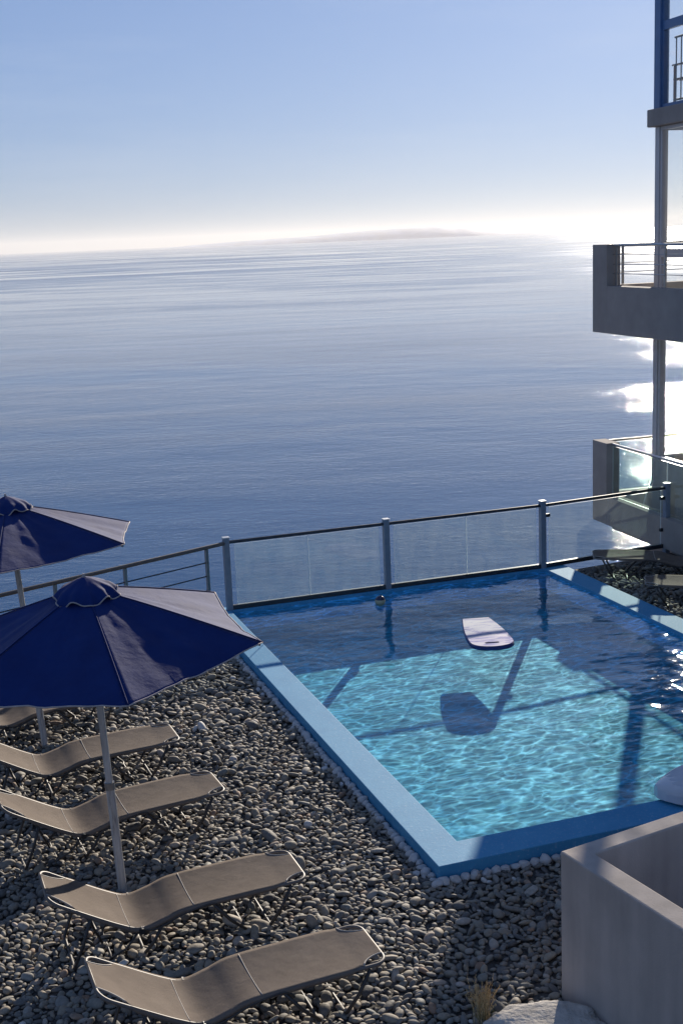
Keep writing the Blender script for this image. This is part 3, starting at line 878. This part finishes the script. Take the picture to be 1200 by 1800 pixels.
# ------------------------------------------------------------------ sunbeds
LF, WF, HF, HS, LB, HH = 1.293, 0.262, 0.362, 0.255, 0.634, 0.61
bed_prof = curve_pts([(-LB - 0.01, 0, HH + 0.004), (-0.42, 0, 0.475), (-0.15, 0, 0.315), (0.0, 0, HS), (0.17, 0, 0.288), (0.34, 0, 0.335), (0.75, 0, 0.352), (LF, 0, HF)], 14)
_d = [0.0]
for i in range(1, len(bed_prof)): _d.append(_d[-1] + (bed_prof[i] - bed_prof[i - 1]).length)
LEN = _d[-1]
def bed_at(x):
    x = max(0.0, min(LEN, x))
    i = int(np.searchsorted(_d, x)); i = max(1, min(i, len(_d) - 1))
    k = (x - _d[i - 1]) / (_d[i] - _d[i - 1])
    return bed_prof[i - 1].lerp(bed_prof[i], k)
def make_bed(loc, yaw, label, head_angle=0.0):
    root = empty("sunbed", loc, yaw)
    tag(root, label, "sunbed", "taupe folding sunbeds on the pebbles")
    # cloth with scooped corners
    NE = 96
    YS = [-1.0, -0.985] + [k / 8 - 1 + 0.0 for k in range(1, 16)] + [0.985, 1.0]
    NW = len(YS) - 1
    def hw(x):
        e = min(x, LEN - x)
        w = WF + 0.006 + 0.018 * min(1.0, max(0.0, (e - 0.2) / 0.06))
        c = 0.17 if x > LEN / 2 else 0.22
        if e < c: w -= 0.105 * math.sqrt(max(0.0, 1 - (e / c) ** 2)) ** 1.3
        return w
    vs = []
    xs = [LEN * (0.5 - 0.5 * math.cos(math.pi * i / NE)) * 0.45 + LEN * i / NE * 0.55 for i in range(NE + 1)]
    for x in xs:
        p = bed_at(x); w = hw(x)
        for j in range(NW + 1):
            y = YS[j]
            sag = -0.016 * (1 - y * y) * min(1.0, min(x, LEN - x) / 0.2)
            vs.append((p.x, y * w, p.z + 0.012 + sag - (0.012 + 0.022 * min(1.0, max(0.0, (min(x, LEN - x) - 0.2) / 0.06)) if abs(y) > 0.99 else 0.0)))
    fs = [(i * (NW + 1) + j, (i + 1) * (NW + 1) + j, (i + 1) * (NW + 1) + j + 1, i * (NW + 1) + j + 1) for i in range(NE) for j in range(NW)]
    cl = mesh_obj("sling", vs, fs, M_sling, root, True)
    so = cl.modifiers.new("cloth", 'SOLIDIFY'); so.thickness = 0.004; so.offset = -1
    for x0, x1 in ((0.0, 0.20), (LEN - 0.17, LEN)):
        for sg in (-1, 1):
            pts = []
            for k in range(13):
                x = x0 + (x1 - x0) * k / 12
                p = bed_at(x); pts.append((p.x, sg * (hw(x) - 0.002), p.z + 0.009))
            mb = MB(); mb.tube(pts, 0.0065, 6); mb.build("piping", M_piping, cl, smooth=True)
    for x in (LB + 0.02, LB + 0.02 + 0.50):
        p = bed_at(x)
        pts = [(p.x, y * (WF + 0.003), p.z + 0.0125 - 0.016 * (1 - y * y)) for y in np.linspace(-1, 1, 13)]
        mb = MB(); mb.tube(pts, 0.0026, 6); mb.build("seam", M_seam, cl, smooth=True)
    # tube frame following the outline
    def outline(sg):
        pts = []
        rc = 0.085
        for k in range(5):
            a = math.pi / 2 * k / 4
            pts.append((rc - rc * math.sin(math.pi / 2 - a) * 1.0 if False else rc * (1 - math.cos(a)) if False else rc * (1 - math.sin(a)), WF - rc + rc * (1 - 0) if False else 0))
        return pts
    ring = []
    rc = 0.09
    def fp(x, y):
        p = bed_at(x); return Vector((p.x, y, p.z - 0.004))
    W2 = WF + 0.004
    segs = []
    # closed loop: head end, right side, foot end, left side
    for k in range(7):
        a = math.pi / 2 * k / 6
        segs.append((rc * (1 - math.sin(a)), -(W2 - rc) - rc * (1 - math.cos(a)) if False else None))
    loop = []
    def arc(cx, cy, a0, a1):
        for k in range(8):
            a = a0 + (a1 - a0) * k / 7
            loop.append((cx + rc * math.cos(a), cy + rc * math.sin(a)))
    arc(rc, W2 - rc, math.pi / 2, math.pi)
    arc(rc, -(W2 - rc), math.pi, 1.5 * math.pi)
    for k in range(1, 40): loop.append((rc + (LEN - 2 * rc) * k / 40, -W2))
    arc(LEN - rc, -(W2 - rc), 1.5 * math.pi, 2 * math.pi)
    arc(LEN - rc, W2 - rc, 0, math.pi / 2)
    for k in range(39, 0, -1): loop.append((rc + (LEN - 2 * rc) * k / 40, W2))
    mb = MB(); mb.tube([fp(x, y) for x, y in loop], 0.0135, 10, closed=True); mb.build("frame", M_tube, root, smooth=True)
    # hinge brackets and doubled side tubes
    for sg in (-1, 1):
        y = sg * (W2 + 0.014)
        pts = curve_pts([(0.02, y, HS - 0.006), (0.12, y, HS - 0.02), (0.30, y, 0.300), (0.46, y, 0.332), (0.56, y, 0.334), (0.62, y * 0.97, 0.28)], 6)
        mb = MB(); mb.tube(pts, 0.010, 8); mb.build("side_tube", M_leg, root, smooth=True)
        mb = MB(); mb.tube([(0.0, y - sg * 0.02, HS - 0.012), (0.0, y + sg * 0.016, HS - 0.012)], 0.024, 12); mb.build("hinge", M_black, root)
    # legs: four U frames
    def uframe(xt, zt, xb, yb=0.235, r=0.0135, name="leg"):
        pts = [(xt, W2 + 0.006, zt), (xt * 0.5 + xb * 0.5, W2, zt * 0.5), (xb, yb + 0.01, 0.045), (xb, yb - 0.03, 0.022), (xb, -yb + 0.03, 0.022), (xb, -yb - 0.01, 0.045), (xt * 0.5 + xb * 0.5, -W2, zt * 0.5), (xt, -W2 - 0.006, zt)]
        mb = MB(); mb.tube(pts, r, 8); mb.build(name, M_leg, root, smooth=True)
    uframe(LF - 0.13, HF - 0.02, LF - 0.30)
    uframe(0.55, 0.325, 0.80)
    uframe(0.16, 0.26, 0.02)
    uframe(-0.36, 0.43, -0.50)
    uframe(-0.02, 0.24, -0.22, 0.2, 0.009, "prop")
    # head support fork
    mb = MB(); mb.tube([(-0.40, 0.18, 0.45), (-0.30, 0.18, 0.16), (-0.28, -0.18, 0.16), (-0.40, -0.18, 0.45)], 0.009, 8); mb.build("prop", M_leg, root, smooth=True)
    return root
beds = [
    ((-1.118, 7.640), 0.362, "foremost taupe sunbed whose foot end lies nearest the low grey wall"),
    ((-1.685, 8.846), 0.350, "taupe sunbed with the front parasol's pole rising behind its bent middle"),
    ((-2.424, 10.435), 0.403, "taupe sunbed crossed by the front parasol's pole, head cut by the left edge"),
    ((-2.982, 11.725), 0.372, "taupe sunbed just beyond the one crossed by the front parasol's pole"),
    ((-3.73, 13.07), 0.38, "taupe sunbed mostly hidden under the hem of the front parasol"),
]
for (x, y), a, lab in beds: make_bed((x, y, 0), a, lab)
make_bed((5.02, 18.45, 0), R(170), "partly shaded sunbed right of the pool beside the glass fence's end post")
make_bed((5.42, 16.85, 0), R(168), "sunbed right of the pool cut by the right edge on dark gravel")

# ------------------------------------------------------------------ things on the water
def bodyboard():
    a = PP(5.80, 2.885, ZW); b = PP(4.58, 2.59, ZW)
    L = (b - a).length
    o = empty("bodyboard", a, math.atan2((b - a).y, (b - a).x))
    tag(o, "white and violet patterned bodyboard with navy rim floating on the pool", "bodyboard")
    out = []
    # half width along the length
    hwf = lambda t: 0.18 + 0.10 * math.sin(min(1, t / 0.75) * math.pi / 2) if t < 0.80 else 0.28 * math.sqrt(max(0, 1 - ((t - 0.80) / 0.20) ** 2.6)) 
    ts = np.concatenate([np.linspace(0, .8, 20), 0.8 + 0.2 * np.sin(np.linspace(0, math.pi / 2, 14))[1:]])
    lp = [(t * L, -hwf(t)) for t in ts] + [(t * L, hwf(t)) for t in ts[::-1][1:]]
    n_ = len(lp)
    def ringz(f, z): return [(p[0] * 1.0 if 0 else L / 2 + (p[0] - L / 2) * f, p[1] * f, z) for p in lp]
    vs = ringz(0.96, -0.025) + ringz(1.0, -0.01) + ringz(1.0, 0.022) + ringz(0.97, 0.036) + [(L / 2, 0, 0.04)]
    fs = [tuple(range(n_ - 1, -1, -1))]; mi = [1]
    for r0 in range(3):
        for i in range(n_):
            j = (i + 1) % n_; fs.append((r0 * n_ + i, r0 * n_ + j, (r0 + 1) * n_ + j, (r0 + 1) * n_ + i)); mi.append(1 if r0 < 2 else 1)
    for i in range(n_):
        j = (i + 1) % n_; fs.append((3 * n_ + i, 3 * n_ + j, 4 * n_)); mi.append(0)
    m, n, l, p = mat("bodyboard_print")
    v = obj_coord(n, l, (7, 1.6, 1))
    t = noise_node(n, l, 1.4, 6, 0.62, v, 1.2)
    r_ = ramp(n, l, t.outputs[0], [(0.40, (0.07, 0.08, 0.34)), (0.45, (0.25, 0.25, 0.52)), (0.49, (0.60, 0.56, 0.68)), (0.56, (0.80, 0.76, 0.76))])
    tcx = n.new("ShaderNodeTexCoord"); sx = n.new("ShaderNodeSeparateXYZ"); l.new(tcx.outputs["Object"], sx.inputs[0])
    gr = ramp(n, l, sx.outputs[0], [(0.1, (0.80, 0.76, 0.76)), (1.0, (0.22, 0.22, 0.50))])
    mx = n.new("ShaderNodeMix"); mx.data_type = 'RGBA'; mx.inputs[0].default_value = 0.38
    l.new(r_.outputs[0], mx.inputs[6]); l.new(gr.outputs[0], mx.inputs[7])
    l.new(mx.outputs[2], p.inputs["Base Color"]); p.inputs["Roughness"].default_value = 0.7; p.inputs["Specular IOR Level"].default_value = 0.08
    mr = simple("navy_foam_rim", (0.02, 0.03, 0.16), 0.5)
    d = mesh_obj("deck", vs, fs, [m, mr], o, False, mi)
    mb = MB(); mb.box((L * 0.86, -0.10, 0.0405), (0.028, 0.01, 0), (0, 0.17, 0), (0, 0, 0.001)); mb.build("logo_strip", M_logo, o)
bodyboard()

def ball():
    o = empty("ball", PP(7.16, 2.05, ZW + 0.03))
    tag(o, "small dark striped ball floating beside the fence post's reflection", "ball")
    m, n, l, p = mat("ball_stripes")
    tcx = n.new("ShaderNodeTexCoord"); sx = n.new("ShaderNodeSeparateXYZ"); l.new(tcx.outputs["Object"], sx.inputs[0])
    r_ = ramp(n, l, sx.outputs[2], [(0.0, (0.42, 0.38, 0.26)), (0.02, (0.015, 0.025, 0.07))])
    r_.color_ramp.interpolation = 'CONSTANT'
    l.new(r_.outputs[0], p.inputs["Base Color"]); p.inputs["Roughness"].default_value = 0.25
    bm = bmesh.new(); bmesh.ops.create_uvsphere(bm, u_segments=28, v_segments=18, radius=0.075)
    me = bpy.data.meshes.new("shell"); bm.to_mesh(me); bm.free(); me.materials.append(m)
    me.polygons.foreach_set("use_smooth", [True] * len(me.polygons))
    s = bpy.data.objects.new("shell", me); COL.objects.link(s); s.parent = o
    mb = MB(); mb.tube([(0.004, 0, 0.072), (0.004, 0, 0.078)], 0.008, 8); mb.build("valve", M_canopy_trim, o)
ball()

def plastic_lounger():
    o = empty("plastic_lounger", PP(0.02, 1.93, ZC), math.atan2(V.y, V.x) + R(-14))
    tag(o, "white moulded plastic lounger end with ribs resting on the near pool coping", "lounger")
    # rounded prow whose ribbed back rises away from the tip
    nL, nA = 30, 17
    vs = []
    for i in range(nL + 1):
        x = 0.02 + 1.7 * i / nL
        q = min(1.0, x / 0.42)
        w = 0.30 * math.sin(q * math.pi / 2) ** 0.75
        top = 0.13 + 0.16 * math.sin(min(1, x / 0.7) * math.pi / 2)
        for j in range(nA):
            a = math.pi * j / (nA - 1)
            y = w * math.cos(a)
            z = 0.03 + (top - 0.03) * math.sin(a) ** 0.45
            if 3 < j < nA - 4 and x > 0.18: z -= 0.030 * (j % 2)
            vs.append((x, y, z))
    fs = [(i * nA + j, (i + 1) * nA + j, (i + 1) * nA + j + 1, i * nA + j + 1) for i in range(nL) for j in range(nA - 1)]
    fs.append(tuple(range(nA)))
    s = mesh_obj("shell", vs, fs, M_whitepl, o, False)
    so = s.modifiers.new("wall", 'SOLIDIFY'); so.thickness = 0.008; so.offset = -1
    for sg in (-1, 1):
        mb = MB(); mb.box((0.22, sg * 0.24 - 0.02, 0.0), (0.05, 0, 0), (0, 0.04, 0), (0, 0, 0.12)); mb.build("foot", M_whitepl, o, bevel=0.006)
    mb = MB(); mb.tube(curve_pts([(0.26, -0.262, 0.05), (0.27, -0.285, 0.15), (0.34, -0.295, 0.19), (0.8, -0.30, 0.20)]), 0.007, 6); mb.build("groove", M_black, o)
plastic_lounger()

# ------------------------------------------------------------------ pebbles
def ico(sub):
    bm = bmesh.new(); bmesh.ops.create_icosphere(bm, subdivisions=sub, radius=1.0)
    v = np.array([x.co[:] for x in bm.verts]); f = np.array([[y.index for y in x.verts] for x in bm.faces]); bm.free()
    return v, f
ICO2, ICO3 = ico(2), ico(3)

def inside(px, py, poly):
    ins = np.zeros(len(px), bool); n = len(poly)
    for i in range(n):
        x1, y1 = poly[i][0], poly[i][1]; x2, y2 = poly[(i + 1) % n][0], poly[(i + 1) % n][1]
        c = ((y1 > py) != (y2 > py)) & (px < (x2 - x1) * (py - y1) / (y2 - y1 + 1e-12) + x1)
        ins ^= c
    return ins

def pebbles():
    poolpoly = [PP(-0.36, -0.33), PP(-0.36, PW_ + 0.37), PP(PL + .3, PW_ + 0.37), PP(PL + .3, -0.33)]
    wallpoly = [pt(-0.02, -0.02), pt(4, -0.02), pt(4, 3.2), pt(-0.02, 3.2)]
    nrmv = Vector((-RAILDIR.y, RAILDIR.x, 0))
    if nrmv.y < 0: nrmv = -nrmv
    lo, hi = (-7.2, 5.6), (7.6, 20.0)
    cell = 0.05
    gx, gy = int((hi[0] - lo[0]) / cell) + 4, int((hi[1] - lo[1]) / cell) + 4
    P = []
    grid = {}
    def vis(x, y):
        return abs(x) < 0.31 * y + 0.55
    def bias(y): return 1.0 if y < 13.5 else 1.15
    classes = [(0.050, 700), (0.038, 5000), (0.029, 26000), (0.022, 110000), (0.016, 150000)]
    for rad, tries in classes:
        X = rng.uniform(lo[0], hi[0], tries); Y = rng.uniform(lo[1], hi[1], tries)
        ok = (np.abs(X) < 0.31 * Y + 0.55)
        ok &= ~inside(X, Y, poolpoly) & ~inside(X, Y, wallpoly)
        dl = (X - FL.x) * nrmv.x + (Y - FL.y) * nrmv.y
        left = (X - P0.x) * V.x + (Y - P0.y) * V.y < 0
        ok &= ~(left & (dl > 0.05))
        dr = (X - FR.x) * (-d3.y) + (Y - FR.y) * d3.x
        ok &= ~((~left) & (dr > -0.02))
        bw = (X - BK.x) * BN.x + (Y - BK.y) * BN.y
        ok &= bw < 0.02
        if rad < 0.02: ok &= Y < 11.5
        for x, y in zip(X[ok], Y[ok]):
            r = rad * (0.85 + 0.4 * random.random())
            if y > 13: r *= 1.1
            ci, cj = int((x - lo[0]) / cell), int((y - lo[1]) / cell)
            good = True
            for i in range(ci - 2, ci + 3):
                for j in range(cj - 2, cj + 3):
                    for (a, b, c) in grid.get((i, j), ()):
                        if (a - x) ** 2 + (b - y) ** 2 < ((c + r) * 0.80) ** 2: good = False; break
                    if not good: break
                if not good: break
            if good:
                grid.setdefault((ci, cj), []).append((x, y, r)); P.append((x, y, r))
    P = np.array(P)
    print("pebbles", len(P))
    out_v = []; out_f = []; out_t = []
    base = 0
    near = P[:, 1] < 10.5
    for sel, (iv, jf) in ((near, ICO3), (~near, ICO2)):
        Q = P[sel]; N = len(Q)
        if N == 0: continue
        # several lumpy shapes
        shapes = []
        for k in range(14):
            off = Vector((k * 7.3, k * 3.1, k))
            d = np.array([1 + 0.16 * noise.noise(Vector(x) * 0.9 + off) + 0.05 * noise.noise(Vector(x) * 2.1 + off) for x in iv])
            pw = np.sign(iv) * np.abs(iv) ** random.uniform(0.8, 1.0)
            shapes.append(pw * d[:, None])
        shapes = np.array(shapes)
        sh = shapes[rng.integers(0, 14, N)]
        asp = np.stack([rng.uniform(1.05, 1.75, N), rng.uniform(0.74, 1.02, N), rng.uniform(0.36, 0.76, N)], 1)
        asp[:, :2] *= 1.0
        sc = Q[:, 2:3] * asp
        v = sh * sc[:, None, :]
        # small tilt then yaw
        tx = rng.normal(0, 0.33, N); ty = rng.normal(0, 0.33, N); tz = rng.uniform(0, 2 * np.pi, N)
        c, s = np.cos(tx)[:, None], np.sin(tx)[:, None]
        y, z = v[:, :, 1] * c - v[:, :, 2] * s, v[:, :, 1] * s + v[:, :, 2] * c
        x = v[:, :, 0]
        c, s = np.cos(ty)[:, None], np.sin(ty)[:, None]
        x, z = x * c + z * s, -x * s + z * c
        c, s = np.cos(tz)[:, None], np.sin(tz)[:, None]
        x, y = x * c - y * s, x * s + y * c
        zc = sc[:, 2] * 0.55 + rng.uniform(0, 0.022, N)
        v = np.stack([x + Q[:, 0:1], y + Q[:, 1:2], z + zc[:, None]], 2)
        out_v.append(v.reshape(-1, 3))
        f = (jf[None] + (np.arange(N) * len(iv))[:, None, None] + base).reshape(-1, 3)
        out_f.append(f); base += N * len(iv)
        out_t.append(np.repeat(rng.random(N), len(iv)))
    Vv = np.concatenate(out_v).astype(np.float32); F = np.concatenate(out_f).astype(np.int32); Tn = np.concatenate(out_t).astype(np.float32)
    me = bpy.data.meshes.new("pebbles")
    me.vertices.add(len(Vv)); me.vertices.foreach_set("co", Vv.ravel())
    me.loops.add(F.size); me.loops.foreach_set("vertex_index", F.ravel())
    me.polygons.add(len(F)); me.polygons.foreach_set("loop_start", np.arange(0, F.size, 3, dtype=np.int32))
    me.polygons.foreach_set("use_smooth", np.ones(len(F), bool))
    at = me.attributes.new("tone", 'FLOAT', 'POINT'); at.data.foreach_set("value", Tn)
    me.materials.append(M_pebble)
    me.update(calc_edges=True)
    o = bpy.data.objects.new("pebbles", me); COL.objects.link(o)
    tag(o, "loose rounded grey and brown sea pebbles covering the terrace", "pebbles", kind="stuff")
pebbles()

# white border stones, each its own thing
def white_stones():
    protos = []
    for k in range(9):
        iv, jf = ICO3
        off = Vector((k * 5.3, 2.1 * k, 9))
        vs = []
        for x in iv:
            x = Vector(x)
            d = 1 + 0.30 * noise.noise(x * 0.9 + off) + 0.12 * noise.noise(x * 2.3 + off)
            q = x * d
            # facets: clip by random planes
            vs.append(q)
        rr_ = random.Random(k)
        for _ in range(7):
            nn = Vector((rr_.gauss(0, 1), rr_.gauss(0, 1), rr_.gauss(0, 1))).normalized(); dd = rr_.uniform(0.62, 0.85)
            vs = [v - nn * max(0, v.dot(nn) - dd) for v in vs]
        me = bpy.data.meshes.new("white_stone"); me.from_pydata([tuple(v) for v in vs], [], jf.tolist()); me.materials.append(M_whitestone)
        me.polygons.foreach_set("use_smooth", [True] * len(me.polygons)); me.update()
        protos.append(me)
    def put(p, r):
        o = bpy.data.objects.new("white_stone", random.choice(protos)); COL.objects.link(o)
        o.scale = (r * random.uniform(0.9, 1.25), r * random.uniform(0.85, 1.1), r * random.uniform(0.7, 0.95))
        o.rotation_euler = (random.uniform(-.4, .4), random.uniform(-.4, .4), random.uniform(0, 6.28))
        o.location = (p.x, p.y, r * 0.62 + 0.01)
        tag(o, "rough white stone in the row edging the blue pool coping", "stone", "white stones edging the pool")
    s = -0.42
    while s < PL - 0.1:
        r = random.uniform(0.030, 0.052)
        put(PP(s, -0.32 - r * 0.9 - random.uniform(0, 0.012)), r)
        if random.random() < 0.18: put(PP(s + 0.03, -0.32 - r * 2.6), r * 0.7)
        s += r * 1.95
    t = -0.30
    while t < 1.6:
        r = random.uniform(0.038, 0.058)
        put(PP(-0.355 - r * 0.9 - random.uniform(0, 0.015), t), r)
        t += r * 2.0
white_stones()

# pale rock and grass at the foot of the wall
def rock():
    bm = bmesh.new(); bmesh.ops.create_icosphere(bm, subdivisions=6, radius=1)
    for v in bm.verts:
        x = v.co.copy()
        d = 1 + 0.22 * noise.noise(x * 1.1 + Vector((4, 1, 2))) + 0.10 * noise.noise(x * 3.1) + 0.045 * noise.noise(x * 8.0) + 0.02 * noise.noise(x * 18)
        v.co = Vector((x.x * 0.40, x.y * 0.26, x.z * 0.155)) * d
        if v.co.z > 0.10: v.co.z = 0.10 + (v.co.z - 0.10) * 0.35
    me = bpy.data.meshes.new("rock"); bm.to_mesh(me); bm.free(); me.materials.append(M_rock)
    me.polygons.foreach_set("use_smooth", [True] * len(me.polygons))
    o = bpy.data.objects.new("rock", me); COL.objects.link(o); o.location = (1.20, 7.50, 0.03); o.rotation_euler = (0, 0.05, 0.1)
    tag(o, "broad pale pitted rock at the foot of the low grey wall", "rock")
rock()

def tuft(loc, h, nb, label, straw=0.6, seed=1):
    rd = random.Random(seed)
    root = empty("grass_tuft", loc)
    tag(root, label, "grass tuft")
    for nm, mt, cnt in (("straw", M_straw, int(nb * straw)), ("blades", M_green, nb - int(nb * straw))):
        vs = []; fs = []
        for k in range(cnt):
            a = rd.uniform(0, 6.28); lean = rd.uniform(0.03, 0.28) * h; hh = h * rd.uniform(0.45, 1.0) * (1.0 if nm == "straw" else 0.6)
            bx, by = rd.gauss(0, 0.022), rd.gauss(0, 0.022); w = rd.uniform(0.0016, 0.003)
            pa = rd.uniform(0, 3.14); px, py = math.cos(pa) * w, math.sin(pa) * w
            b = len(vs)
            for i in range(6):
                q = i / 5; ww = 1 - 0.8 * q
                cx = bx + math.cos(a) * lean * q ** 1.8; cy = by + math.sin(a) * lean * q ** 1.8; cz = hh * (q - 0.12 * q * q)
                vs += [(cx - px * ww, cy - py * ww, cz), (cx + px * ww, cy + py * ww, cz)]
                if i: fs.append((b + 2 * i - 2, b + 2 * i - 1, b + 2 * i + 1, b + 2 * i))
            if nm == "straw" and rd.random() < 0.7:   # seed head
                for g in range(14):
                    q = 0.62 + 0.38 * g / 14; ag = rd.uniform(0, 6.28)
                    cx = bx + math.cos(a) * lean * q ** 1.8; cy = by + math.sin(a) * lean * q ** 1.8; cz = hh * (q - 0.12 * q * q)
                    b = len(vs); e = 0.007
                    vs += [(cx, cy, cz), (cx + math.cos(ag) * e, cy + math.sin(ag) * e, cz + 0.006), (cx + math.cos(ag) * e * 0.6, cy + math.sin(ag) * e * 0.6, cz + 0.018)]
                    fs.append((b, b + 1, b + 2))
        mesh_obj(nm, vs, fs, mt, root)
tuft((0.80, 7.62, 0.0), 0.40, 150, "dry straw coloured grass tuft beside the pale rock", 0.6, 3)
tuft((-0.47, 8.93, 0.02), 0.06, 24, "tiny green weed among the pebbles under a sunbed's foot end", 0.0, 5)

# ------------------------------------------------------------------ haze
HAZE = 2.3e-5
m = bpy.data.materials.new("sea_haze"); m.use_nodes = True
nn_ = m.node_tree.nodes; nn_.remove(nn_["Principled BSDF"])
pv = nn_.new("ShaderNodeVolumePrincipled")
pv.inputs["Color"].default_value = (0.92, 0.90, 0.90, 1)
pv.inputs["Density"].default_value = HAZE
pv.inputs["Anisotropy"].default_value = 0.3
m.node_tree.links.new(pv.outputs[0], nn_["Material Output"].inputs["Volume"])
mb = MB(); mb.box((-60000, -3000, -80), (120000, 0, 0), (0, 65000, 0), (0, 0, 480))
hz = mb.build("haze", m)
tag(hz, "thin pale sea haze filling the air", "haze", kind="stuff")
